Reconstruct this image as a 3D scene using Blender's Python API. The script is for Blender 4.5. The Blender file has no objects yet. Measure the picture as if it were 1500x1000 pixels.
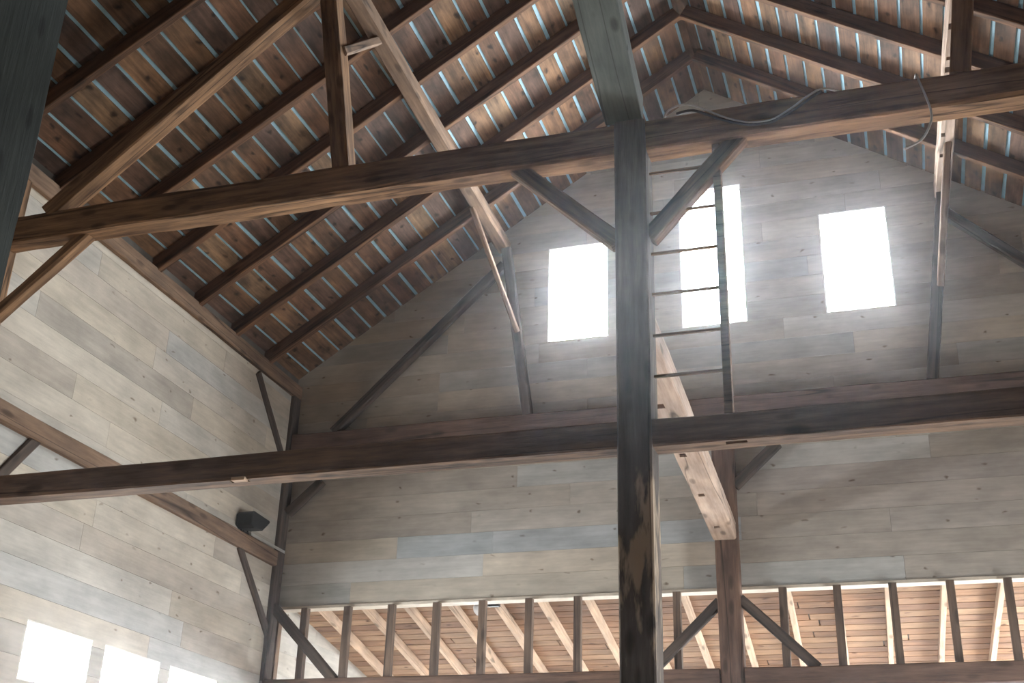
import bpy, bmesh, math, random
from mathutils import Vector, Matrix, noise

SC = bpy.context.scene
COL = SC.collection
H = 8.4                                   # the floor lies 8.4 m under the sill line the timbers were surveyed from
def V(x, y, z): return Vector((x, y, z + H))

# ------------------------------------------------------------------ materials
def new_mat(name):
    m = bpy.data.materials.new(name); m.use_nodes = True
    nt = m.node_tree; nt.nodes.clear()
    return m, nt
def N(nt, t, **kw):
    n = nt.nodes.new(t)
    for k, v in kw.items():
        if k.startswith('i_'): n.inputs[k[2:].replace('_', ' ')].default_value = v
        else: setattr(n, k, v)
    return n
def L(nt, a, b): nt.links.new(a, b)
def ramp(nt, fac, stops, interp='LINEAR'):
    r = N(nt, 'ShaderNodeValToRGB'); r.color_ramp.interpolation = interp
    els = r.color_ramp.elements
    while len(els) < len(stops): els.new(0.5)
    for e, (p, c) in zip(els, stops):
        e.position = p; e.color = (c, c, c, 1) if isinstance(c, (int, float)) else (*c, 1)
    L(nt, fac, r.inputs[0]); return r.outputs[0]
def mixc(nt, mode, fac, a, b):
    n = N(nt, 'ShaderNodeMix', data_type='RGBA', blend_type=mode)
    n.clamp_result = False
    for i, v in ((0, fac), (6, a), (7, b)):
        if hasattr(v, 'is_output'): L(nt, v, n.inputs[i])
        elif isinstance(v, (int, float)): n.inputs[i].default_value = v
        else: n.inputs[i].default_value = (*v, 1)
    return n.outputs[2]
def noise_fac(nt, vec, scale, detail=4, rough=.55):
    n = N(nt, 'ShaderNodeTexNoise'); n.inputs['Scale'].default_value = scale
    n.inputs['Detail'].default_value = detail; n.inputs['Roughness'].default_value = rough
    L(nt, vec, n.inputs['Vector']); return n.outputs['Fac']
def coords(nt, stretch, rand=True, seed=0.0):
    """object coordinates squeezed along the grain; every object is shifted so no two share a pattern"""
    tc = N(nt, 'ShaderNodeTexCoord'); mp = N(nt, 'ShaderNodeMapping')
    mp.inputs['Scale'].default_value = stretch
    L(nt, tc.outputs['Object'], mp.inputs['Vector'])
    if not rand: return mp.outputs[0]
    oi = N(nt, 'ShaderNodeObjectInfo'); mu = N(nt, 'ShaderNodeMath', operation='MULTIPLY_ADD')
    L(nt, oi.outputs['Random'], mu.inputs[0]); mu.inputs[1].default_value = 37.0; mu.inputs[2].default_value = seed
    ad = N(nt, 'ShaderNodeVectorMath', operation='ADD')
    L(nt, mp.outputs[0], ad.inputs[0]); L(nt, mu.outputs[0], ad.inputs[1])
    return ad.outputs[0]
def finish(nt, col, rough=.85, bump=None, bstr=.3, dist=.01):
    b = N(nt, 'ShaderNodeBsdfPrincipled'); o = N(nt, 'ShaderNodeOutputMaterial')
    if hasattr(col, 'is_output'): L(nt, col, b.inputs['Base Color'])
    else: b.inputs['Base Color'].default_value = (*col, 1)
    b.inputs['Roughness'].default_value = rough
    b.inputs['Specular IOR Level'].default_value = .25
    if bump is not None:
        bn = N(nt, 'ShaderNodeBump'); bn.inputs['Strength'].default_value = bstr; bn.inputs['Distance'].default_value = dist
        L(nt, bump, bn.inputs['Height']); L(nt, bn.outputs[0], b.inputs['Normal'])
    L(nt, b.outputs[0], o.inputs[0])

def timber_mat(name, dark, light, crack=.25, patch=None, patch_amt=(.5, .6), patch_scale=1.0, patch_seed=11., patch_to=4.45):
    m, nt = new_mat(name)
    c1 = coords(nt, (.7, 9, 9)); c2 = coords(nt, (1.3, 2.0, 2.0), seed=5.)
    g = noise_fac(nt, c1, 2.2, 6, .65)
    blot = noise_fac(nt, c2, 1.4, 3)
    col = mixc(nt, 'MIX', ramp(nt, g, [(.3, 0.), (.7, 1.)]), dark, light)
    col = mixc(nt, 'MULTIPLY', .75, col, ramp(nt, blot, [(.25, (.55, .55, .58)), (.75, (1.25, 1.2, 1.15))]))
    if patch:
        c3 = coords(nt, (.8, 3.6, 3.6), seed=patch_seed)
        p = ramp(nt, noise_fac(nt, c3, patch_scale, 5, .65), [(patch_amt[0], 0.), (patch_amt[1], 1.)])
        tc = N(nt, 'ShaderNodeTexCoord'); sx = N(nt, 'ShaderNodeSeparateXYZ'); L(nt, tc.outputs['Object'], sx.inputs[0])
        mr = N(nt, 'ShaderNodeMapRange'); L(nt, sx.outputs[0], mr.inputs[0]); mr.inputs[1].default_value = patch_to; mr.inputs[2].default_value = patch_to - .12
        mm = N(nt, 'ShaderNodeMath', operation='MULTIPLY'); L(nt, p, mm.inputs[0]); L(nt, mr.outputs[0], mm.inputs[1]); p = mm.outputs[0]
        col = mixc(nt, 'MIX', p, col, patch)
    ck = noise_fac(nt, coords(nt, (.13, 4.5, 4.5), seed=21.), 1.0, 2, .4)
    ckr = ramp(nt, ck, [(.0, 1.), (.487, 1.), (.5, crack), (.513, 1.), (1., 1.)])
    col = mixc(nt, 'MULTIPLY', 1., col, ckr)
    vor = N(nt, 'ShaderNodeTexVoronoi', feature='F1'); vor.inputs['Scale'].default_value = 1.0
    L(nt, coords(nt, (2.2, 6, 6), seed=31.), vor.inputs['Vector'])
    kn = ramp(nt, vor.outputs['Distance'], [(.0, .25), (.14, .45), (.24, 1.)])
    col = mixc(nt, 'MULTIPLY', .8, col, kn)
    finish(nt, col, .88, g, .5, .012)
    return m

def board_mat(name, axis, grain_lo, grain_hi, knots=(.05, .10), knot_col=(.30, .25, .20), knot_scale=1.0, blotch=(.8, 1.12), rough=.8, plane=(0, 2), knot_from=(.35, 0.)):
    """board colour comes board by board from the mesh ('tint'); grain, knots and saw marks from noise"""
    m, nt = new_mat(name)
    st = {'x': (.5, 7, 7), 'y': (7, .5, 7)}[axis]
    k = {'x': (1.0, 2.0, 2.0), 'y': (2.0, 1.0, 2.0)}[axis]
    at = N(nt, 'ShaderNodeAttribute', attribute_name='tint')
    off = N(nt, 'ShaderNodeAttribute', attribute_name='shift')
    def cc(s):
        c = coords(nt, s, False); ad = N(nt, 'ShaderNodeVectorMath', operation='ADD')
        L(nt, c, ad.inputs[0]); L(nt, off.outputs['Vector'], ad.inputs[1]); return ad.outputs[0]
    g = noise_fac(nt, cc(st), 3.0, 6, .65)
    col = mixc(nt, 'MULTIPLY', 1., at.outputs['Color'], ramp(nt, g, [(.25, grain_lo), (.75, grain_hi)]))
    b = noise_fac(nt, cc((k[0] * .8, k[1] * .8, k[2] * .8)), 2.2, 4, .6)
    col = mixc(nt, 'MULTIPLY', 1., col, ramp(nt, b, [(.3, blotch[0]), (.7, blotch[1])]))
    vor = N(nt, 'ShaderNodeTexVoronoi', feature='F1', voronoi_dimensions='2D'); vor.inputs['Scale'].default_value = knot_scale
    wob = N(nt, 'ShaderNodeVectorMath', operation='MULTIPLY_ADD')
    nz = N(nt, 'ShaderNodeTexNoise'); nz.inputs['Scale'].default_value = 5.0
    kc = cc((k[0] * 1.35, k[1] * 1.35, k[2] * 1.35))
    L(nt, kc, nz.inputs['Vector']); L(nt, nz.outputs['Color'], wob.inputs[0])
    wob.inputs[1].default_value = (.22, .22, .22); L(nt, kc, wob.inputs[2])
    sp = N(nt, 'ShaderNodeSeparateXYZ'); cb = N(nt, 'ShaderNodeCombineXYZ'); L(nt, wob.outputs[0], sp.inputs[0])
    L(nt, sp.outputs[plane[0]], cb.inputs[0]); L(nt, sp.outputs[plane[1]], cb.inputs[1]); L(nt, cb.outputs[0], vor.inputs['Vector'])
    kf = ramp(nt, vor.outputs['Distance'], [(0., 1.), (knots[0], .85), (knots[1], 0.)])
    kr = N(nt, 'ShaderNodeSeparateColor'); L(nt, vor.outputs['Color'], kr.inputs[0])
    sel = ramp(nt, kr.outputs[0], [knot_from, (knot_from[0] + .4, 1.)])
    mu = N(nt, 'ShaderNodeMath', operation='MULTIPLY'); L(nt, kf, mu.inputs[0]); L(nt, sel, mu.inputs[1])
    col = mixc(nt, 'MIX', mu.outputs[0], col, mixc(nt, 'MULTIPLY', 1., at.outputs['Color'], knot_col))
    finish(nt, col, rough, g, .25, .006)
    return m

M = {}
M['hewn'] = timber_mat('hewn_dark_timber', (.095, .052, .030), (.44, .26, .14))
M['frame'] = timber_mat('frame_timber', (.075, .048, .034), (.31, .195, .12))
M['rafter'] = timber_mat('rafter_timber', (.05, .026, .016), (.21, .11, .058))
M['pale'] = timber_mat('pale_timber', (.50, .36, .26), (.74, .57, .43), .5)
M['reused'] = timber_mat('reused_beam_timber', (.33, .235, .18), (.55, .43, .35), .3)
M['plate'] = timber_mat('plate_timber', (.13, .082, .055), (.28, .19, .13))
M['weathered'] = timber_mat('weathered_post_timber', (.055, .046, .040), (.18, .145, .12), .3, (.44, .34, .245), (.50, .56), 1.25)
M['green'] = timber_mat('grey_green_timber', (.105, .125, .118), (.175, .20, .19), .45)
M['dark'] = timber_mat('dark_frame_timber', (.040, .032, .028), (.12, .088, .068))
M['brown'] = timber_mat('brown_end_wall_timber', (.068, .040, .030), (.20, .122, .085))
M['shade_green'] = timber_mat('shaded_grey_green_timber', (.028, .034, .032), (.042, .050, .047), .6)  # overhead beam's grey-green, darkened to paint the nearby post's shade
M['stud'] = timber_mat('stud_timber', (.09, .062, .048), (.19, .135, .10))
M['wall_x'] = board_mat('whitewashed_boards_across', 'x', .84, 1.10, (.02, .065), (.36, .30, .25), 1.35, (.78, 1.14))
M['wall_y'] = board_mat('whitewashed_boards_along', 'y', .84, 1.10, (.02, .065), (.36, .30, .25), 1.35, (.78, 1.14), plane=(1, 2))
M['roof'] = board_mat('roof_boards', 'y', .35, 1.55, (.05, .15), (.08, .05, .04), 1.9, (.32, 1.5), plane=(0, 1), knot_from=(.1, 0.))
M['shed'] = board_mat('lean_to_ceiling_boards', 'x', .6, 1.25, (.03, .09), (.2, .12, .09), 1.2, (.7, 1.2), plane=(0, 1))

def plain(name, c, rough=.7, metal=0.):
    m, nt = new_mat(name)
    n = noise_fac(nt, coords(nt, (3, 3, 3)), 3, 3)
    col = mixc(nt, 'MULTIPLY', 1., c, ramp(nt, n, [(.3, .88), (.7, 1.1)]))
    finish(nt, col, rough)
    for x in nt.nodes:
        if x.type == 'BSDF_PRINCIPLED': x.inputs['Metallic'].default_value = metal
    return m
M['membrane'] = plain('pale_blue_roof_membrane', (.27, .44, .54), .6)
M['seam'] = plain('dark_board_seam', (.10, .09, .08), .9)
M['outer'] = plain('outer_sheathing', (.25, .22, .19), .9)
M['trim'] = plain('cream_painted_trim', (.62, .55, .46), .6)
M['white'] = plain('white_window_paint', (.78, .77, .74), .5)
M['floor'] = plain('pale_plank_floor', (.40, .30, .20), .7)
M['black'] = plain('black_painted_metal', (.018, .019, .021), .5)
M['cable'] = plain('pale_grey_cable_sheath', (.52, .49, .46), .5)
M['cable_shadow'] = plain('dark_cable_shadow', (.06, .05, .048), .6)
M['strap'] = plain('galvanised_strap', (.45, .44, .42), .45, .3)
M['glassy'] = plain('dark_lamp_glass', (.05, .05, .055), .1)
M['bulbwhite'] = plain('milky_bulb_glass', (.82, .80, .80), .3)
M['chrome'] = plain('bright_metal', (.75, .75, .75), .2, .9)
def glass_mat():
    m, nt = new_mat('window_glass')
    o = N(nt, 'ShaderNodeOutputMaterial'); t = N(nt, 'ShaderNodeBsdfTransparent'); g = N(nt, 'ShaderNodeBsdfGlossy')
    t.inputs[0].default_value = (.96, .97, .97, 1); g.inputs['Roughness'].default_value = .03
    f = N(nt, 'ShaderNodeLayerWeight'); f.inputs[0].default_value = .5
    pw = N(nt, 'ShaderNodeMath', operation='POWER'); L(nt, f.outputs['Facing'], pw.inputs[0]); pw.inputs[1].default_value = 5.
    mx = N(nt, 'ShaderNodeMixShader'); L(nt, pw.outputs[0], mx.inputs[0]); L(nt, t.outputs[0], mx.inputs[1]); L(nt, g.outputs[0], mx.inputs[2])
    L(nt, mx.outputs[0], o.inputs[0]); return m
M['glass'] = glass_mat()

# ------------------------------------------------------------------ mesh helpers
def link(name, bm, mat, parent=None, M4=None, smooth=False):
    me = bpy.data.meshes.new(name); bm.normal_update(); bm.to_mesh(me); bm.free()
    me.materials.append(mat)
    if smooth:
        for p in me.polygons: p.use_smooth = True
    o = bpy.data.objects.new(name, me); COL.objects.link(o)
    if parent is not None: o.parent = parent
    if M4 is not None: o.matrix_world = M4
    return o
def tag(o, label, cat, group=None, kind='thing'):
    o['label'] = label; o['category'] = cat; o['kind'] = kind
    if group: o['group'] = group
    return o
def struct(o): o['kind'] = 'structure'; return o
def empty(name, loc):
    o = bpy.data.objects.new(name, None); COL.objects.link(o); o.location = loc; o.empty_display_size = .1; return o
def box(bm, lo, hi, lay=None):
    vs = [bm.verts.new((x, y, z)) for x in (lo[0], hi[0]) for y in (lo[1], hi[1]) for z in (lo[2], hi[2])]
    fs = []
    for idx in ((0, 1, 3, 2), (4, 6, 7, 5), (0, 4, 5, 1), (2, 3, 7, 6), (0, 2, 6, 4), (1, 5, 7, 3)):
        fs.append(bm.faces.new([vs[i] for i in idx]))
    if lay:
        (tl, tint), (sl, sh) = lay
        for f in fs:
            for l in f.loops: l[tl] = (*tint, 1); l[sl] = (*sh, 1)
    return vs, fs
def layers(bm):
    return bm.loops.layers.float_color.new('tint'), bm.loops.layers.float_color.new('shift')
def seg_box(name, lo, hi, mat, parent=None):
    bm = bmesh.new(); c = (Vector(lo) + Vector(hi)) / 2
    box(bm, Vector(lo) - c, Vector(hi) - c)
    bmesh.ops.bevel(bm, geom=bm.edges[:], offset=min(.004, min(Vector(hi) - Vector(lo)) * .2), segments=1, affect='EDGES')
    o = link(name, bm, mat, parent)
    o.location = c if parent is None else c - parent.matrix_world.translation
    return o

_seed = [0]
def timber(name, p0, p1, w, h, mat, label, cat, group=None, up=(0, 0, 1), wob=.006, chamfer=.014, parent=None, step=.3, ends=(0, 0)):
    """one stick of timber from p0 to p1 (centre line), w across, h in the up direction; rough-sawn edges that wander a little"""
    _seed[0] += 1; rs = random.Random(_seed[0] * 7919)
    p0, p1 = Vector(p0), Vector(p1)
    d = (p1 - p0); ln = d.length; d.normalize()
    upv = Vector(up); zax = (upv - upv.dot(d) * d).normalized(); yax = zax.cross(d).normalized()
    n = max(2, int(ln / step)); bm = bmesh.new(); rings = []
    o3 = Vector((rs.uniform(0, 90), rs.uniform(0, 90), rs.uniform(0, 90)))
    for i in range(n + 1):
        x = ln * i / n; ring = []
        s = Vector((noise.noise(o3 + Vector((x * .6, 0, 0))), noise.noise(o3 + Vector((x * .6, 9, 0))), 0)) * wob * 1.2
        sw = 1 + noise.noise(o3 + Vector((x * .8, 20, 0))) * wob * 3; sh = 1 + noise.noise(o3 + Vector((x * .8, 30, 0))) * wob * 3
        c = chamfer
        for k, (a, b) in enumerate(((-1, -1), (1, -1), (1, 1), (-1, 1))):
            cc = c * (1 + .8 * noise.noise(o3 + Vector((x * 1.3, 40 + k * 7, 0))))
            y0, z0 = a * w / 2 * sw, b * h / 2 * sh
            pts = [(y0, z0 - b * cc), (y0 - a * cc, z0)] if a * b > 0 else [(y0 - a * cc, z0), (y0, z0 - b * cc)]
            for y, z in pts:
                j = wob * .35
                ring.append(bm.verts.new((x + (ends[0] * z / h if i == 0 else ends[1] * z / h if i == n else 0), y + s.x + rs.uniform(-j, j), z + s.y + rs.uniform(-j, j))))
        rings.append(ring)
    for a, b in zip(rings, rings[1:]):
        for k in range(8):
            bm.faces.new((a[k], a[(k + 1) % 8], b[(k + 1) % 8], b[k]))
    bm.faces.new(rings[0][::-1]); bm.faces.new(rings[-1])
    bmesh.ops.recalc_face_normals(bm, faces=bm.faces[:])
    rot = Matrix((d, yax, zax)).transposed().to_4x4()
    o = link(name, bm, mat, parent); o.matrix_world = Matrix.Translation(p0) @ rot
    if label: tag(o, label, cat, group)
    return o
def cut(o, boxes=(), rods=()):
    """sink mortises (boxes given as centre, size) and peg holes (rods: centre, axis, radius, length) into a timber"""
    bm = bmesh.new()
    for c, s in boxes:
        c, s = Vector(c), Vector(s) / 2; box(bm, c - s, c + s)
    for c, ax, r, ln in rods:
        q = Vector((0, 0, 1)).rotation_difference(Vector(ax)).to_matrix().to_4x4()
        bmesh.ops.create_cone(bm, cap_ends=True, segments=16, radius1=r, radius2=r, depth=ln, matrix=Matrix.Translation(Vector(c)) @ q)
    bmesh.ops.recalc_face_normals(bm, faces=bm.faces[:])
    k = link('cutter', bm, M['black'])
    md = o.modifiers.new('cut', 'BOOLEAN'); md.object = k; md.operation = 'DIFFERENCE'; md.solver = 'EXACT'
    bpy.context.view_layer.update()
    dg = bpy.context.evaluated_depsgraph_get()
    me = bpy.data.meshes.new_from_object(o.evaluated_get(dg)); me.name = o.name
    o.modifiers.clear(); o.data = me
    me.materials.clear(); me.materials.append(bpy.data.materials[o['_m']] if '_m' in o else _keep)
    bpy.data.objects.remove(k)
def cut_timber(o, **kw):
    global _keep
    _keep = o.data.materials[0]; cut(o, **kw)

def tube(name, pts, r, mat, parent=None, sub=8, res=8):
    """a smooth cable through the points"""
    P = [Vector(p) for p in pts]; out = []
    for i in range(len(P) - 1):
        a, b, c, d = P[max(0, i - 1)], P[i], P[i + 1], P[min(len(P) - 1, i + 2)]
        for k in range(sub):
            t = k / sub
            out.append(.5 * ((2 * b) + (c - a) * t + (2 * a - 5 * b + 4 * c - d) * t * t + (3 * b - a - 3 * c + d) * t ** 3))
    out.append(P[-1]); bm = bmesh.new(); rings = []; o0 = out[0]
    nrm = Vector((0, 0, 1))
    for i, p in enumerate(out):
        d = (out[min(i + 1, len(out) - 1)] - out[max(i - 1, 0)]).normalized()
        nrm = (nrm - nrm.dot(d) * d).normalized(); b = d.cross(nrm)
        rings.append([bm.verts.new(p - o0 + (nrm * math.cos(2 * math.pi * k / res) + b * math.sin(2 * math.pi * k / res)) * r) for k in range(res)])
    for a, b in zip(rings, rings[1:]):
        for k in range(res): bm.faces.new((a[k], a[(k + 1) % res], b[(k + 1) % res], b[k]))
    bm.faces.new(rings[0][::-1]); bm.faces.new(rings[-1])
    bmesh.ops.recalc_face_normals(bm, faces=bm.faces[:])
    o = link(name, bm, mat, parent, smooth=True); o.location = o0 if parent is None else o0 - parent.matrix_world.translation
    return o
def lathe(name, prof, mat, base, axis, parent=None, seg=20):
    """profile (r, along-axis) turned about an axis"""
    q = Vector((0, 0, 1)).rotation_difference(Vector(axis).normalized()); bm = bmesh.new(); rings = []
    for r, t in prof:
        rings.append([bm.verts.new(q @ Vector((max(r, .0004) * math.cos(2 * math.pi * k / seg), max(r, .0004) * math.sin(2 * math.pi * k / seg), t))) for k in range(seg)])
    for a, b in zip(rings, rings[1:]):
        for k in range(seg): bm.faces.new((a[k], a[(k + 1) % seg], b[(k + 1) % seg], b[k]))
    bm.faces.new(rings[0][::-1]); bm.faces.new(rings[-1])
    bmesh.ops.recalc_face_normals(bm, faces=bm.faces[:])
    o = link(name, bm, mat, parent, smooth=True); o.location = Vector(base) if parent is None else Vector(base) - parent.matrix_world.translation
    return o

# ------------------------------------------------------------------ the setting
ZR, SL = 3.672, .6534                    # ridge height (underside of roof boards) and roof pitch
XL, XR = -5.86, 5.86                     # inner faces of the side walls
COS = 1 / math.sqrt(1 + SL * SL)
BACK = -16.5
def roof_z(x): return ZR - SL * abs(x)
rw = random.Random(5)
PAL = [(.50, .445, .365), (.47, .43, .375), (.44, .43, .405), (.53, .475, .395), (.455, .405, .345), (.49, .46, .41), (.545, .495, .42), (.42, .38, .33)]
BLUE, TAN, CREAM, GREY, BROWN, LIGHT = (.40, .425, .435), (.48, .43, .36), (.58, .515, .43), (.455, .455, .435), (.41, .37, .325), (.50, .49, .465)

def rect_minus(r, holes):
    """split rectangle r=(u0,v0,u1,v1) around holes"""
    out = [r]
    for h in holes:
        nx = []
        for a in out:
            if h[2] <= a[0] or h[0] >= a[2] or h[3] <= a[1] or h[1] >= a[3]: nx.append(a); continue
            if h[0] > a[0]: nx.append((a[0], a[1], h[0], a[3]))
            if h[2] < a[2]: nx.append((h[2], a[1], a[2], a[3]))
            u0, u1 = max(a[0], h[0]), min(a[2], h[2])
            if h[1] > a[1]: nx.append((u0, a[1], u1, h[1]))
            if h[3] < a[3]: nx.append((u0, h[3], u1, a[3]))
        out = nx
    return out
def boards(bm, ly, u0, u1, v0, v1, pitch, holes, put, pal, ln=(2.0, 4.2), gap=.0028, fixed=None, joint=None):
    """courses of boards along u, stacked in v"""
    i = 0; v = v0
    while v < v1 - 1e-4:
        vt = min(v + pitch, v1); u = u0 - (rw.uniform(0, 2.5)); segs = []
        if fixed and i in fixed:
            a = u0
            for b, c in fixed[i]: segs.append((a, min(b, u1), c)); a = b
        else:
            while u < u1:
                b = u + rw.uniform(*ln)
                if joint: b = joint(b)
                t = rw.choice(pal); k = rw.uniform(.93, 1.07)
                if b > u0: segs.append((max(u, u0), min(b, u1), tuple(x * k for x in t)))
                u = b
        for a, b, c in segs:
            sh = (rw.uniform(0, 40), rw.uniform(0, 40), rw.uniform(0, 40))
            for r in rect_minus((a + gap / 2, v + gap / 2, b - gap / 2, vt - gap / 2), holes): put(bm, r, ((ly[0], c), (ly[1], sh)))
        v = vt; i += 1
def clip_roof(bm, extra=0.):
    for s in (-1, 1):
        n = Vector((s * SL, 0, 1)).normalized()
        bmesh.ops.bisect_plane(bm, geom=bm.verts[:] + bm.edges[:] + bm.faces[:], plane_co=V(0, 0, ZR + extra), plane_no=n, clear_outer=True)

# windows: (x or y range, z range)
GW = [(-2.236, -1.395, 0., 1.428), (-.421, .421, 0., 2.053), (1.395, 2.236, 0., 1.428)]
LW = [(-4.66, -3.64, -5.06, -4.515), (-3.43, -2.41, -5.06, -4.515), (-2.215, -1.195, -5.06, -4.515)]
LW2 = [(a, b, -7.3, -5.35) for a, b, _, _ in LW]
TB = -3.43                                # lower edge of the end wall above the open lean-to
SB = 4.8                                  # depth of the lean-to
FW = [(-5.0, -4.3, -6.7, -5.2), (-2.0, -1.3, -6.7, -5.2), (1.3, 2.0, -6.7, -5.2), (4.3, 5.0, -6.7, -5.2)]
FR = (1.6, 3.4, -6.6, -5.0)  # unseen window, added to brighten the lean-to side wall

# end wall with the three high windows
bm = bmesh.new(); ly = layers(bm)
hl = [(a, c, b, d) for a, b, c, d in GW]
fx = {0: [(-4.81, GREY), (-.5, TAN), (2.0, GREY), (9, BROWN)], 1: [(-3.02, LIGHT), (.1, CREAM), (9, BROWN)],
      2: [(-4.2, TAN), (-2.9, BLUE), (.2, (.42, .44, .45)), (1.9, BROWN), (9, (.44, .40, .36))], 3: [(-3.2, BROWN), (.4, (.46, .425, .38)), (9, (.43, .385, .345))],
      4: [(-1.9, (.44, .40, .35)), (.1, (.50, .46, .41)), (9, (.40, .36, .33))], 5: [(-2.6, BROWN), (.1, GREY), (2.42, LIGHT), (9, BROWN)]}
boards(bm, ly, XL - .03, XR + .03, -3.395, 3.8, .2825, hl, lambda b, r, l: box(b, V(r[0], 0, r[1]), V(r[2], .022, r[3]), l), PAL, fixed=fx)
clip_roof(bm, .03)
wall_far = struct(link('wall_far', bm, M['wall_x']))
bm = bmesh.new()
for r in rect_minus((XL - .25, TB, XR + .25, 3.95), hl): box(bm, V(r[0], .024, r[1]), V(r[2], .15, r[3]))
clip_roof(bm, .045); link('backing', bm, M['seam'], wall_far)
# trim board under it
bm = bmesh.new(); box(bm, V(XL, -.025, -3.432), V(XR, .15, -3.396)); t1 = struct(link('trim_1', bm, M['trim']))

ADDED_DOOR = (-3.3, -2.4, -8.4, -6.5)
def side_wall(name, x, out):
    bm = bmesh.new(); ly = layers(bm)
    holes = [(a, c, b, d) for a, b, c, d in (LW if out < 0 else LW[1:2] + [ADDED_DOOR])]
    def put(b, r, l):
        xs = sorted((x, x + out * .022)); box(b, V(xs[0], r[0], r[1]), V(xs[1], r[2], r[3]), l)
    boards(bm, ly, BACK, 0., -8.4 + .12, -.34, .285, holes, put, PAL, ln=(2.4, 4.5))
    w = struct(link(name, bm, M['wall_y']))
    bm = bmesh.new()
    for r in rect_minus((BACK - .2, -8.5, .15, -.09), holes):
        xs = sorted((x + out * .024, x + out * .17)); box(bm, V(xs[0], r[0], r[1]), V(xs[1], r[2], r[3]))
    link('backing', bm, M['seam'], w); return w
wl = side_wall('wall_left', XL, -1); wr = side_wall('wall_right', XR, 1)
bm = bmesh.new(); ly = layers(bm)
boards(bm, ly, XL, XR, -8.4, 3.8, .285, [], lambda b, r, l: box(b, V(r[0], BACK - .02, r[1]), V(r[2], BACK, r[3]), l), [(.16, .11, .08), (.13, .09, .065), (.18, .13, .095)])
clip_roof(bm, .03); wb = struct(link('wall_back', bm, M['wall_x']))
bm = bmesh.new(); box(bm, V(XL - .3, BACK - .2, -8.5), V(XR + .3, BACK - .03, 3.9)); clip_roof(bm, .045); link('backing', bm, M['outer'], wb)

# floor of planks
bm = bmesh.new(); box(bm, V(XL - .3, BACK - .3, -8.6), V(XR + .3, SB + .3, -8.4)); struct(link('floor', bm, M['floor']))

# roof: spaced boards over the rafters, pale membrane showing through the gaps
RPAL = [tuple(.35 * c_ for c_ in q_) for q_ in ((.44, .235, .125), (.50, .285, .155), (.36, .185, .105), (.31, .175, .12), (.54, .33, .19), (.40, .22, .13), (.27, .165, .125), (.47, .26, .14))]
RY = [-.96, -1.855, -2.75, -3.66, -4.56, -5.46, -6.36, -7.26, -8.16, -9.06, -9.96, -10.86, -11.76, -12.66, -13.56, -14.46, -15.36, -16.26]
def snap(b): return min(RY, key=lambda q: abs(q - b)) if b < -.5 else .2
bm = bmesh.new(); ly = layers(bm)
for s, x0, px in ((-1, -1.461, .2252), (1, 1.662, .2185)):
    k0 = -int((abs(x0) - .02) / px); gaps = [abs(x0) + px * k for k in range(k0, 24) if abs(x0) + px * k < 6.4]
    edges = [0.] + gaps
    gw = .046
    for i, a in enumerate(edges):
        b = edges[i + 1] if i + 1 < len(edges) else a + px
        xa = 0. if i == 0 else a + gw * COS / 2 * rw.uniform(.6, 1.25); xb = b - gw * COS / 2 * rw.uniform(.6, 1.25)
        if i == 0 and xb < .03: continue
        y = BACK
        while y < .15:
            yb = snap(y + rw.choice((1.8, 2.7, 2.7, 3.6)))
            if yb <= y + .3: yb = y + .9
            yb = min(yb, .18)
            t = rw.choice(RPAL); kk = rw.uniform(.85, 1.12); t = tuple(c * kk for c in t); sh = (rw.uniform(0, 40), rw.uniform(0, 40), rw.uniform(0, 40))
            vs = []
            for yy in (y + .002, yb - .002):
                for xx, dz in ((xa, 0), (xb, 0), (xb, .020), (xa, .020)):
                    vs.append(bm.verts.new(V(s * xx, yy, ZR - SL * xx + dz)))
            for f in ((0, 1, 2, 3), (4, 7, 6, 5), (0, 4, 5, 1), (1, 5, 6, 2), (2, 6, 7, 3), (3, 7, 4, 0)):
                ff = bm.faces.new([vs[q] for q in f])
                for l in ff.loops: l[ly[0]] = (*t, 1); l[ly[1]] = (*sh, 1)
            y = yb
            if y > .1: break
bmesh.ops.recalc_face_normals(bm, faces=bm.faces[:])
ceil = struct(link('ceiling', bm, M['roof']))
bm = bmesh.new()
for s in (-1, 1):
    z0 = .021
    vs = [bm.verts.new(V(s * x, y, ZR - SL * x + z0 + d)) for y in (BACK - .3, .32) for x, d in ((0, 0), (6.5, 0), (6.5, .06), (0, .06))]
    for f in ((0, 1, 2, 3), (4, 7, 6, 5), (0, 4, 5, 1), (1, 5, 6, 2), (2, 6, 7, 3), (3, 7, 4, 0)): bm.faces.new([vs[q] for q in f])
bmesh.ops.recalc_face_normals(bm, faces=bm.faces[:]); link('membrane', bm, M['membrane'], ceil)
# eave closers between wall head and roof
for s, nm in ((-1, 'trim_2'), (1, 'trim_3')):
    bm = bmesh.new(); xs = sorted((s * 6.02, s * 6.3)); box(bm, V(xs[0], BACK - .2, -.6), V(xs[1], .32, roof_z(6.1) + .09)); struct(link(nm, bm, M['outer']))

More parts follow.
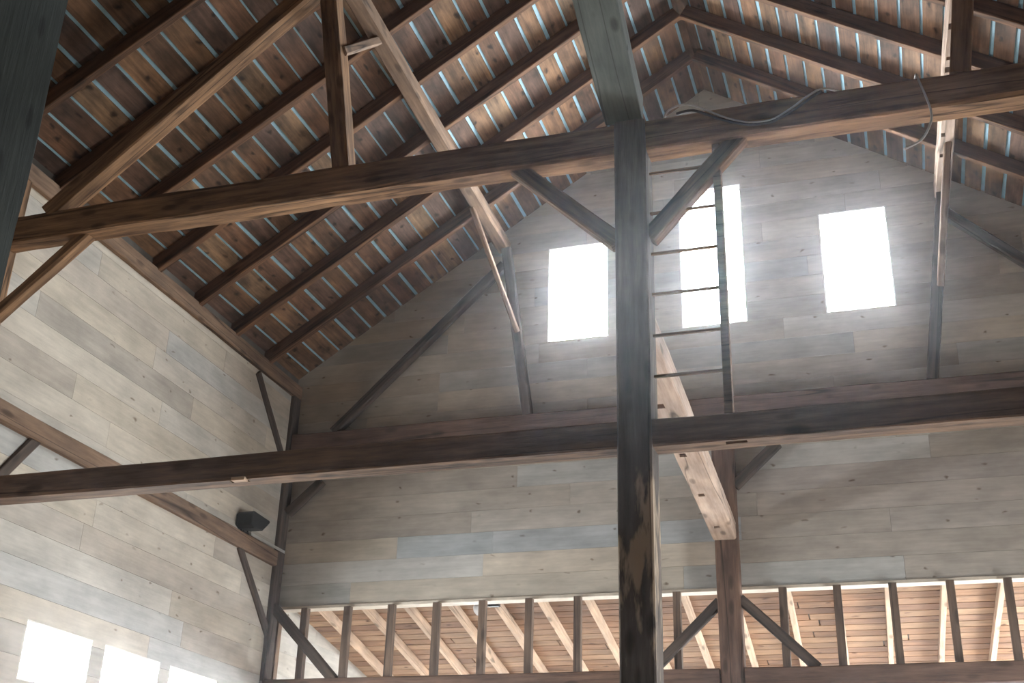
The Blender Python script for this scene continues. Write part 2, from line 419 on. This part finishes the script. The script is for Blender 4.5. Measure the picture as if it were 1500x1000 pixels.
# lean-to beyond the end wall
ZA, SA = -3.06, .186
bm = bmesh.new(); ly = layers(bm)
SP = [(.30, .175, .105), (.345, .21, .13), (.26, .15, .095), (.37, .235, .147), (.32, .185, .11), (.28, .168, .11)]
def shed_put(b, r, l):
    vs, fs = box(b, V(r[0], r[1], 0), V(r[2], r[3], .022), l)
    for v in vs: v.co.z += ZA - SA * v.co.y
boards(bm, ly, -6.1, 6.1, .16, SB + .1, .190, [], shed_put, SP, ln=(3.4, 5.0), gap=.017)
c2 = struct(link('ceiling_lean_to', bm, M['shed']))
bm = bmesh.new(); vs, fs = box(bm, V(-6.2, .1, .026), V(6.2, SB + .3, .1))
for v in vs: v.co.z += ZA - SA * v.co.y
link('backing', bm, M['seam'], c2)
for s, nm in ((-1, 'wall_lean_to_left'), (1, 'wall_lean_to_right')):
    bm = bmesh.new(); ly = layers(bm)
    def put(b, r, l, s=s):
        xs = sorted((s * 6.05, s * 6.075)); box(b, V(xs[0], r[0], r[1]), V(xs[1], r[2], r[3]), l)
    fr = [(FR[0], FR[2], FR[1], FR[3])] if s > 0 else []
    boards(bm, ly, .15, SB + .1, -8.4, -2.9, .285, fr, put, [(.62, .58, .52), (.58, .545, .49), (.60, .575, .53)])
    struct(link(nm, bm, M['wall_y']))
    bm = bmesh.new(); xs = sorted((s * 6.08, s * 6.2)); [box(bm, V(xs[0], r[0], r[1]), V(xs[1], r[2], r[3])) for r in rect_minus((.1, -8.5, SB + .3, -2.85), fr)]; struct(link('trim_4' if s < 0 else 'trim_5', bm, M['outer']))
bm = bmesh.new(); ly = layers(bm); fh = [(a, c, b, d) for a, b, c, d in FW]
boards(bm, ly, -6.05, 6.05, -8.4, -3.7, .285, fh, lambda b, r, l: box(b, V(r[0], SB, r[1]), V(r[2], SB + .02, r[3]), l), PAL)
wf = struct(link('wall_lean_to', bm, M['wall_x']))
bm = bmesh.new()
for r in rect_minus((-6.2, -8.5, 6.2, -3.6), fh): box(bm, V(r[0], SB + .022, r[1]), V(r[2], SB + .15, r[3]))
link('backing', bm, M['outer'], wf)

# windows: white jambs, muntins, one sheet of glass per window
def window(n, axis, pos, out, a, b, z0, z1, cols, rows, mw=.011):
    """axis 'x': lies in a wall of constant y; 'y': in a wall of constant x"""
    def P(u, w, z): return V(u, pos + out * w, z) if axis == 'x' else V(pos + out * w, u, z)
    def bx(bm, u0, u1, w0, w1, c0, c1):
        p, q = P(u0, w0, c0), P(u1, w1, c1)
        box(bm, [min(i, j) for i, j in zip(p, q)], [max(i, j) for i, j in zip(p, q)])
    bm = bmesh.new(); t = .016
    for u0, u1, c0, c1 in ((a, a + t, z0, z1), (b - t, b, z0, z1), (a + t, b - t, z0, z0 + t), (a + t, b - t, z1 - t, z1)): bx(bm, u0, u1, .002, .15, c0, c1)
    o = struct(link('window_%d' % n, bm, M['white']))
    bm = bmesh.new()
    for i in range(1, cols): u = a + (b - a) * i / cols; bx(bm, u - mw / 2, u + mw / 2, .095, .125, z0 + t, z1 - t)
    for i in range(1, rows): z = z0 + (z1 - z0) * i / rows; bx(bm, a + t, b - t, .097, .123, z - mw / 2, z + mw / 2)
    link('muntin', bm, M['white'], o)
    bm = bmesh.new(); bx(bm, a + t, b - t, .108, .112, z0 + t, z1 - t); link('pane', bm, M['glass'], o)
    # daylight: a sky portal in the opening
    ld = bpy.data.lights.new('sky_portal', 'AREA'); ld.shape = 'RECTANGLE'; ld.size = b - a; ld.size_y = z1 - z0
    ld.cycles.is_portal = True
    lo = bpy.data.objects.new('sky_portal', ld); COL.objects.link(lo)
    lo.location = P((a + b) / 2, .2, (z0 + z1) / 2)
    d = Vector((0, -out, 0)) if axis == 'x' else Vector((-out, 0, 0))
    lo.rotation_euler = d.to_track_quat('-Z', 'Y').to_euler()
n = 1
for (a, b, c, d), r in zip(GW, (3, 4, 3)): window(n, 'x', 0, 1, a, b, c, d, 3, r); n += 1
for a, b, c, d in LW: window(n, 'y', XL, -1, a, b, c, d, 3, 1); n += 1
a, b, c, d = LW[1]; window(n, 'y', XR, 1, a, b, c, d, 3, 1); n += 1  # unseen window, added as a further source of daylight
window(n, 'y', 6.05, 1, *FR, 3, 3); n += 1
for a, b, c, d in FW: window(n, 'x', SB, 1, a, b, c, d, 3, 3); n += 1

# unseen open doorway in the other side wall, added for its daylight
bm = bmesh.new()
for u0, u1, c0, c1 in ((ADDED_DOOR[0], ADDED_DOOR[0] + .05, ADDED_DOOR[2], ADDED_DOOR[3]), (ADDED_DOOR[1] - .05, ADDED_DOOR[1], ADDED_DOOR[2], ADDED_DOOR[3]), (ADDED_DOOR[0] + .05, ADDED_DOOR[1] - .05, ADDED_DOOR[3] - .05, ADDED_DOOR[3])):
    box(bm, V(XR + .002, u0, c0), V(XR + .18, u1, c1))
struct(link('added_door_1', bm, M['trim']))
ld = bpy.data.lights.new('sky_portal', 'AREA'); ld.shape = 'RECTANGLE'; ld.size = ADDED_DOOR[1] - ADDED_DOOR[0]; ld.size_y = ADDED_DOOR[3] - ADDED_DOOR[2]; ld.cycles.is_portal = True
lo = bpy.data.objects.new('sky_portal', ld); COL.objects.link(lo); lo.location = V(XR + .2, (ADDED_DOOR[0] + ADDED_DOOR[1]) / 2, (ADDED_DOOR[2] + ADDED_DOOR[3]) / 2)
lo.rotation_euler = Vector((-1, 0, 0)).to_track_quat('-Z', 'Y').to_euler()

# ------------------------------------------------------------------ timber frame
YF, YG = -6.12, -.2                       # front faces of the free-standing bent and of the end-wall bent
F, HW, PL, ST, DK = M['frame'], M['hewn'], M['plate'], M['stud'], M['dark']
ordn = ['first', 'second', 'third', 'fourth', 'fifth', 'sixth', 'seventh', 'eighth', 'ninth', 'tenth', 'eleventh', 'twelfth', 'thirteenth', 'fourteenth', 'fifteenth']

# common rafters, each slope
RD = .178
for s, side, cnt in ((-1, 'left', 9), (1, 'right', 5)):
    for i in range(cnt):
        y = RY[i]; off = RD / 2 / COS + .002
        x1 = .045
        a = V(s * 6.12, y, ZR - SL * 6.12 - off); b = V(s * x1, y, ZR - SL * x1 - off)
        timber('rafter', a, b, .085, RD, M['rafter'], 'brown sawn rafter, %s from the end wall on the %s roof slope' % (ordn[i], side), 'rafter', 'rafters of the %s roof slope' % side, up=(s * SL, 0, 1), wob=.004, chamfer=.008, step=.5)

# wall plate, girt and posts of the window side
timber('wall_plate', V(-5.90, BACK + .1, -.40), V(-5.90, -.01, -.40), .2, .2, PL, 'long brown wall plate under the rafter feet, at the head of the side wall', 'beam', wob=.005)
timber('wall_girt', V(-5.90, -5.86, -2.795), V(-5.90, -.2, -2.795), .2, .205, PL, 'brown girt along the side wall, halfway up, floodlight standing on it', 'beam', wob=.005)
timber('corner_post', V(-5.9, -.1, -8.4), V(-5.9, -.1, -.5), .2, .2, DK, 'dark corner post where the side wall meets the end wall', 'post', up=(0, 1, 0))
timber('wall_post', V(-5.9, YF + .125, -8.4), V(-5.9, YF + .125, -.5), .25, .2, HW, 'brown wall post at the left end of the hewn tie beam', 'post', up=(1, 0, 0))
timber('wall_brace', V(-5.87, -1.17, -.55), V(-5.87, -.14, -1.57), .1, .11, DK, 'short dark brace from the wall plate down to the corner post', 'brace', 'braces on the side wall', up=(0, 1, 1))
timber('wall_brace', V(-5.87, -1.10, -2.87), V(-5.87, -.16, -3.77), .1, .11, DK, 'short dark brace from the girt down to the corner post', 'brace', 'braces on the side wall', up=(0, 1, 1))
timber('wall_brace', V(-5.87, -5.02, -2.84), V(-5.87, -5.86, -3.95), .1, .12, DK, 'dark brace rising to the girt at the far left, above the long cross beam', 'brace', 'braces on the side wall', up=(0, -1, 1))

# free-standing bent: hewn tie, cross beam, king post, braces, canted purlin posts
tie = timber('tie_beam', V(-5.8, YF + .115, -1.165), V(5.8, YF + .115, -1.20), .23, .28, HW, 'thick hewn tie beam crossing the whole barn high under the roof', 'beam', wob=.012, chamfer=.022, step=.22)
cross = timber('cross_beam', V(-5.8, YF + .1, -3.735), V(5.8, YF + .1, -3.71), .2, .205, F, 'long dark cross beam with a pale underside at mid height', 'beam', wob=.006)
cut_timber(cross, boxes=[(V(-2.95, YF + .06, -3.83), (.16, .05, .05)), (V(.95, YF + .06, -3.83), (.15, .05, .07))])
chip = seg_box('wedge', V(-2.99, YF - .012, -3.845), V(-2.87, YF + .05, -3.815), M['pale']); chip.parent = cross; chip.matrix_parent_inverse = cross.matrix_world.inverted()
king = timber('king_post', V(.24, YF + .1, -8.4), V(.24, YF + .1, -1.06), .25, .27, M['weathered'], 'tall weathered post in the middle, patched with bare tan wood lower down', 'post', up=(0, 1, 0), wob=.005)
timber('knee_brace', V(-.80, YF + .11, -1.22), V(.115, YF + .11, -2.09), .12, .135, F, 'knee brace left of the tall weathered post, rising to the tie beam', 'brace', 'knee braces under the tie beam', up=(1, 0, 1))
timber('knee_brace', V(1.19, YF + .11, -1.18), V(.36, YF + .11, -2.09), .12, .14, F, 'knee brace right of the tall weathered post, crossing the ladder', 'brace', 'knee braces under the tie beam', up=(-1, 0, 1))
timber('knee_brace', V(-4.90, YF + .12, -1.27), V(-5.76, YF + .12, -2.03), .13, .11, HW, 'knee brace from the left end of the tie beam down to its wall post', 'brace', 'knee braces under the tie beam', up=(-1, 0, 1))
timber('canted_post', V(-2.335, YF + .12, -1.04), V(-2.735, YF + .12, 1.42), .2, .16, HW, 'leaning purlin post standing on the left half of the tie beam', 'post', 'canted posts under the purlins', up=(1, 0, 0))
timber('canted_post', V(2.755, YF + .12, -1.05), V(3.105, YF + .12, 1.32), .2, .155, HW, 'leaning purlin post standing on the right half of the tie beam', 'post', 'canted posts under the purlins', up=(1, 0, 0))
timber('purlin_strut', V(-5.36, YF + .1, -1.03), V(-2.76, YF + .1, 1.16), .19, .175, HW, 'long diagonal strut from the left end of the tie beam up to the leaning post', 'strut', 'struts to the canted posts', up=(-1, 0, 1))
timber('purlin_brace', V(-2.50, YF + .12, .30), V(-2.77, -4.75, 1.45), .09, .11, M['plate'], 'short brace between the leaning post on the tie beam and the lit purlin', 'brace', 'braces to the purlins', up=(1, 0, .3))

# purlins
pl = timber('purlin', V(-2.87, -.05, 1.505), V(-2.63, -8.6, 1.505), .18, .17, M['plate'], 'long lit purlin carrying the left rafters at mid slope', 'beam', 'purlins', wob=.005)
pr = timber('purlin', V(2.93, -.05, 1.50), V(3.18, -8.0, 1.37), .18, .17, M['reused'], 'purlin under the right rafters, its pale underside dotted with peg holes', 'beam', 'purlins', wob=.005)
cut_timber(pr, boxes=[(V(2.995, -3.51, 1.37), (.05, .1, .2)), (V(2.975, -2.97, 1.37), (.04, .06, .2)), (V(2.965, -2.77, 1.37), (.05, .1, .2)), (V(2.93, -1.5, 1.37), (.05, .08, .2)), (V(2.92, -1.05, 1.37), (.05, .08, .2))])

# centre-line beams
oh = timber('overhead_beam', V(.19, YF + .02, -.925), V(.72, -12.4, -.925), .31, .25, M['green'], 'grey-green beam overhead, running from the tall weathered post towards the viewer', 'beam', wob=.006)
cut_timber(oh, rods=[(V(.385, -6.98, -1.0), (1, 0, 0), .026, .3)])
lit = timber('reused_beam', V(.225, YF + .25, -2.775), V(.035, -.21, -2.775), .27, .21, M['reused'], 'pale reused beam with four mortises, running to the end-wall post', 'beam', wob=.005)
cut_timber(lit, boxes=[(V(.125, -4.51, -2.88), (.07, .1, .12)), (V(.085, -3.23, -2.88), (.07, .1, .12)), (V(.05, -1.96, -2.88), (.07, .1, .12)), (V(.02, -.75, -2.88), (.07, .09, .12))])

timber('nearby_post', V(-3.08, -9.36, -8.4), V(-3.08, -9.36, .8), .74, .32, M['shade_green'], 'grey-green post darkened as if in shade, close by at the left edge of the view', 'post', up=(1, 0, 0))

# end-wall bent
timber('end_wall_tie', V(-5.78, YG + .1, -1.21), V(5.78, YG + .1, -1.22), .2, .28, M['brown'], 'dark tie beam lying against the end wall below the high windows', 'beam', wob=.006)
gp = timber('end_wall_post', V(.042, YG + .12, -8.4), V(.042, YG + .12, -1.36), .2, .265, M['brown'], 'brown post in the middle of the end wall below its tie', 'post', up=(1, 0, 0))
timber('canted_post', V(-2.435, YG + .06, -1.08), V(-2.80, YG + .06, 1.42), .12, .13, DK, 'leaning purlin post against the end wall, left of the high windows', 'post', 'canted posts under the purlins', up=(1, 0, 0))
timber('canted_post', V(2.535, YG + .06, -1.08), V(2.93, YG + .06, 1.42), .12, .14, DK, 'leaning purlin post against the end wall, right of the high windows', 'post', 'canted posts under the purlins', up=(1, 0, 0))
timber('purlin_brace', V(-2.585, YG - .02, .10), V(-2.90, -1.32, 1.43), .06, .085, M['plate'], 'thin lit brace from the left end-wall leaning post up to its purlin', 'brace', 'braces to the purlins', up=(0, 1, 1))
timber('purlin_brace', V(2.76, YG - .02, .10), V(2.985, -1.32, 1.43), .085, .085, M['plate'], 'lit brace from the right end-wall leaning post up to its purlin', 'brace', 'braces to the purlins', up=(0, 1, 1))
timber('purlin_strut', V(-5.19, YG + .07, -1.07), V(-2.83, YG + .07, 1.18), .12, .125, DK, 'diagonal strut on the end wall left of the high windows', 'strut', 'struts to the canted posts', up=(-1, 0, 1))
timber('purlin_strut', V(5.19, YG + .07, -1.07), V(2.93, YG + .07, 1.13), .12, .125, DK, 'diagonal strut on the end wall right of the high windows', 'strut', 'struts to the canted posts', up=(1, 0, 1))
timber('end_wall_girt', V(-5.79, YG + .09, -4.45), V(-.10, YG + .09, -4.445), .18, .215, M['brown'], 'brown girt closing the lean-to opening, left of the end-wall post', 'beam', 'girts under the lean-to opening', wob=.005)
timber('end_wall_girt', V(.185, YG + .09, -4.445), V(5.78, YG + .09, -4.45), .18, .215, M['brown'], 'brown girt closing the lean-to opening, right of the end-wall post', 'beam', 'girts under the lean-to opening', wob=.005)
g = 'braces of the end wall'
timber('end_wall_brace', V(-5.31, YG + .1, -1.74), V(-5.77, YG + .1, -2.16), .1, .12, DK, 'short brace from the corner post up to the end-wall tie', 'brace', g, up=(-1, 0, 1))
timber('end_wall_brace', V(.70, YG + .1, -1.70), V(.16, YG + .1, -2.20), .1, .125, DK, 'short brace from the end-wall post up to its tie', 'brace', g, up=(-1, 0, 1))
timber('end_wall_brace', V(-5.83, YG + .1, -3.41), V(-4.88, YG + .1, -4.36), .1, .125, DK, 'brace across the lean-to opening beside the corner post', 'brace', g, up=(1, 0, 1))
timber('end_wall_brace', V(-.07, YG + .1, -3.58), V(-.90, YG + .1, -4.36), .1, .115, DK, 'brace across the lean-to opening, left of the end-wall post', 'brace', g, up=(-1, 0, 1))
timber('end_wall_brace', V(.165, YG + .1, -3.55), V(.98, YG + .1, -4.35), .1, .115, DK, 'brace across the lean-to opening, right of the end-wall post', 'brace', g, up=(1, 0, 1))

# studs of the lean-to opening
SX = [-5.39, -4.795, -4.19, -3.587, -2.983, -2.385, -1.778, -1.18, -.578, .642, 1.245, 1.846, 2.455, 3.047]
names = ['first stud from the corner post in the lean-to opening, behind the brace'] + ['%s stud from the corner post in the lean-to opening' % o for o in ordn[1:9]] + \
        ['%s stud right of the end-wall post in the lean-to opening' % o for o in ordn[:5]]
for x, nm in zip(SX, names):
    timber('stud', V(x, -.045, -4.34), V(x, -.045, -3.433), .09, .088, ST, 'dark ' + nm, 'stud', 'studs of the lean-to opening', up=(1, 0, 0), wob=.003, chamfer=.004)
timber('corner_stud', V(-5.85, .06, -8.4), V(-5.85, .06, -3.433), .1, .12, M['plate'], 'tan stud behind the corner post, seen through the lean-to opening', 'stud', up=(1, 0, 0), wob=.003, chamfer=.004)

# rafters of the lean-to
def rb(y): return -3.2 - SA * y
XRF = [-5.52, -4.885, -4.285, -3.665, -3.055, -2.445, -1.835, -1.23, -.62, -.005, .645, 1.225, 1.80, 2.435, 3.07]
for i, x in enumerate(XRF):
    y0, y1 = .16, SB - .02
    timber('lean_to_rafter', V(x, y0, rb(y0) + .066), V(x - .031 * (y1 - y0), y1, rb(y1) + .066), .065, .13, M['pale'], 'pale rafter under the lean-to ceiling, %s from the corner post side' % ordn[i], 'rafter', 'rafters of the lean-to ceiling', wob=.003, chamfer=.004, step=.6)

# ------------------------------------------------------------------ ladder fixed between the weathered post and its own rail
lad = empty('ladder', V(.62, YF + .15, -3.6))
tag(lad, 'wooden ladder beside the tall weathered post, in front of the middle window', 'ladder')
def lbox(nm, lo, hi, m):
    return seg_box(nm, lo, hi, m, lad)
bpy.context.view_layer.update()
lbox('rail', V(.875, YF + .07, -3.605), V(.935, YF + .16, -1.33), F)
for z in (-1.50, -1.865, -2.225, -2.575, -2.92, -3.25):
    lbox('rung', V(.367, YF + .10, z - .011), V(.875, YF + .125, z + .011), F)

# ------------------------------------------------------------------ floodlight on the girt
fl = empty('floodlight', V(-5.80, -1.03, -2.69))
tag(fl, 'small black floodlight standing on the side wall girt near the corner', 'floodlight')
bpy.context.view_layer.update()
seg_box('bracket', V(-5.86, -1.12, -2.69), V(-5.80, -.98, -2.675), M['black'], fl)
for dy in (-.115, .045):
    seg_box('bracket_arm', V(-5.84, -1.03 + dy, -2.68), V(-5.82, -1.03 + dy + .02, -2.56), M['black'], fl)
bm = bmesh.new()                                                      # head facing along the wall, visor overhanging its slanted front
prof = [(-.20, .02), (-.20, .16), (-.15, .20), (.25, .185), (.265, .165), (.10, .02), (-.12, -.01)]
va = [bm.verts.new((-.11, y, z)) for y, z in prof]; vb = [bm.verts.new((.11, y, z)) for y, z in prof]
bm.faces.new(va); bm.faces.new(vb[::-1])
for k in range(len(prof)): bm.faces.new((va[k], vb[k], vb[(k + 1) % len(prof)], va[(k + 1) % len(prof)]))
bmesh.ops.recalc_face_normals(bm, faces=bm.faces[:]); bmesh.ops.bevel(bm, geom=bm.edges[:], offset=.006, segments=2, affect='EDGES')
hd = link('lamp_head', bm, M['black'], fl); hd.location = (.06, -.02, .03)
bm = bmesh.new(); v4 = [bm.verts.new(p) for p in ((-.09, .118, .030), (.09, .118, .030), (.09, .245, .142), (-.09, .245, .142))]
f4 = bm.faces.new(v4); r4 = bmesh.ops.extrude_face_region(bm, geom=[f4])
bmesh.ops.translate(bm, vec=(0, .006, -.007), verts=[v for v in r4['geom'] if isinstance(v, bmesh.types.BMVert)]); bmesh.ops.recalc_face_normals(bm, faces=bm.faces[:])
ln = link('lens', bm, M['glassy'], hd)
o = lathe('glint_knob', [(.0, 0), (.014, 0), (.014, .02), (.0, .024)], M['chrome'], V(-5.79, -1.06, -2.64), (1, -.3, -.2), fl)  # bright metal piece, added to draw a small white glint
o = seg_box('strap_lit_edge', V(-5.80, -.95, -2.689), V(-5.792, -.03, -2.652), M['strap'])  # strap whose pale colour also draws the girt's lit top edge
tag(o, 'pale metal strap doubling as the lit top edge of the girt, running past the floodlight to the corner post', 'strap')

# ------------------------------------------------------------------ spot bulbs in the lean-to
def bulb(loc, label, k=1.0):
    r = empty('spot_bulb', loc); tag(r, label, 'bulb', 'spot bulbs in the lean-to'); bpy.context.view_layer.update()
    ax = Vector((-.9, -.1, -.42)).normalized(); P0 = Vector(loc)
    seg_box('lamp_holder', P0 + Vector((-.02, -.05, -.045)) , P0 + Vector((.12, .03, .045)), M['black'], r)
    lathe('neck', [(.02, 0), (.024, 0), (.024, .05), (.034, .06), (.034, .1), (.02, .1)], M['bulbwhite'], P0 + ax * .01, ax, r)
    lathe('bulb_glass', [(.03, 0), (.034, .0), (.075, .09), (.078, .11), (.055, .135), (.0, .15)], M['bulbwhite'], P0 + ax * .09, ax, r)
    r.scale = (k, k, k)
bulb(V(-3.04, .42, -3.36), 'white spot bulb in a black holder behind the fifth stud')
bulb(V(-5.42, .42, -3.29), 'white spot bulb barely showing under the trim beside the first stud', .5)

# ------------------------------------------------------------------ loose cables on the tie beam
yc = YF - .03
tube('cable', [V(.50, yc + .12, -1.03), V(.536, yc, -1.05), V(.592, yc - .01, -1.012), V(.691, yc - .01, -.995), V(.783, yc - .01, -1.03), V(.94, yc, -1.13), V(1.07, yc, -1.205), V(1.199, yc, -1.25), V(1.36, yc, -1.255), V(1.516, yc, -1.175), V(1.64, yc, -1.09), V(1.76, yc + .02, -1.03), V(1.9, yc + .14, -1.01)], .0085, M['cable'])
tag(bpy.data.objects['cable'], 'pale grey cable looping over the tie beam right of the tall post', 'cable')
o = tube('cable', [V(.62, yc + .02, -1.05), V(.76, yc, -1.06), V(.94, yc + .005, -1.16), V(1.07, yc + .005, -1.225), V(1.2, yc + .003, -1.27), V(1.36, yc + .003, -1.272), V(1.52, yc + .003, -1.20), V(1.66, yc + .003, -1.11), V(1.74, yc + .05, -1.03)], .011, M['cable_shadow'])  # dark tube laid in as the shadow of the pale cable
tag(o, 'dark cable tracing the shadow of the pale looping one on the tie beam', 'cable')
o = tube('hanging_cable', [V(2.43, yc + .16, -1.03), V(2.44, yc, -1.05), V(2.455, yc - .01, -1.12), V(2.485, yc, -1.24), V(2.508, yc, -1.37), V(2.505, yc - .01, -1.47), V(2.47, yc - .01, -1.56), V(2.41, yc, -1.635), V(2.29, yc, -1.69)], .009, M['cable'])
tag(o, 'grey cable end hanging in a hook from the right part of the tie beam', 'cable')

# ------------------------------------------------------------------ sky and lamps
w = bpy.data.worlds.new('World'); SC.world = w; w.use_nodes = True
bg = w.node_tree.nodes['Background']; bg.inputs[0].default_value = (.93, .97, 1.0, 1); bg.inputs[1].default_value = 150.0
w.cycles.sampling_method = 'AUTOMATIC'

# thin haze in the barn air, added for the glow around the windows
HAZE = .0024
if HAZE:
    bm = bmesh.new(); box(bm, V(-6.19, BACK - .1, -8.45), V(6.19, SB + .155, 4.0))
    mz, nt = new_mat('glow_haze'); o_ = N(nt, 'ShaderNodeOutputMaterial'); sc_ = N(nt, 'ShaderNodeVolumeScatter')
    sc_.inputs['Color'].default_value = (.93, .95, 1, 1); sc_.inputs['Density'].default_value = HAZE; sc_.inputs['Anisotropy'].default_value = .92
    L(nt, sc_.outputs[0], o_.inputs['Volume'])
    hz = link('haze', bm, mz); hz['kind'] = 'stuff'; hz['label'] = 'thin haze in the air of the barn, added for the glow around the windows'; hz['category'] = 'haze'

# ------------------------------------------------------------------ camera
f_px = 1781.866
cam = bpy.data.cameras.new('camera'); cam.sensor_width = 36; cam.sensor_fit = 'HORIZONTAL'; cam.lens = f_px * 36 / 1500
co = bpy.data.objects.new('camera', cam); COL.objects.link(co)
R = Vector((.95300456, .30163081, .02830488)); U = Vector((.10167825, -.40645878, .90799383)); Fw = Vector((-.28538368, .86244427, .41802636))
m = Matrix((R, U, -Fw)).transposed().to_4x4(); m.translation = V(1.95203715, -14.14397439, -6.78354036)
co.matrix_world = m; SC.camera = co

vs = SC.view_settings; vs.view_transform = 'Standard'; vs.look = 'None'; vs.exposure = -.70; vs.gamma = 1.; vs.use_curve_mapping = False
SC.cycles.max_bounces = 10; SC.cycles.diffuse_bounces = 6; SC.cycles.use_denoising = True
SC.cycles.caustics_reflective = False; SC.cycles.caustics_refractive = False
SC.cycles.sample_clamp_indirect = 6.0
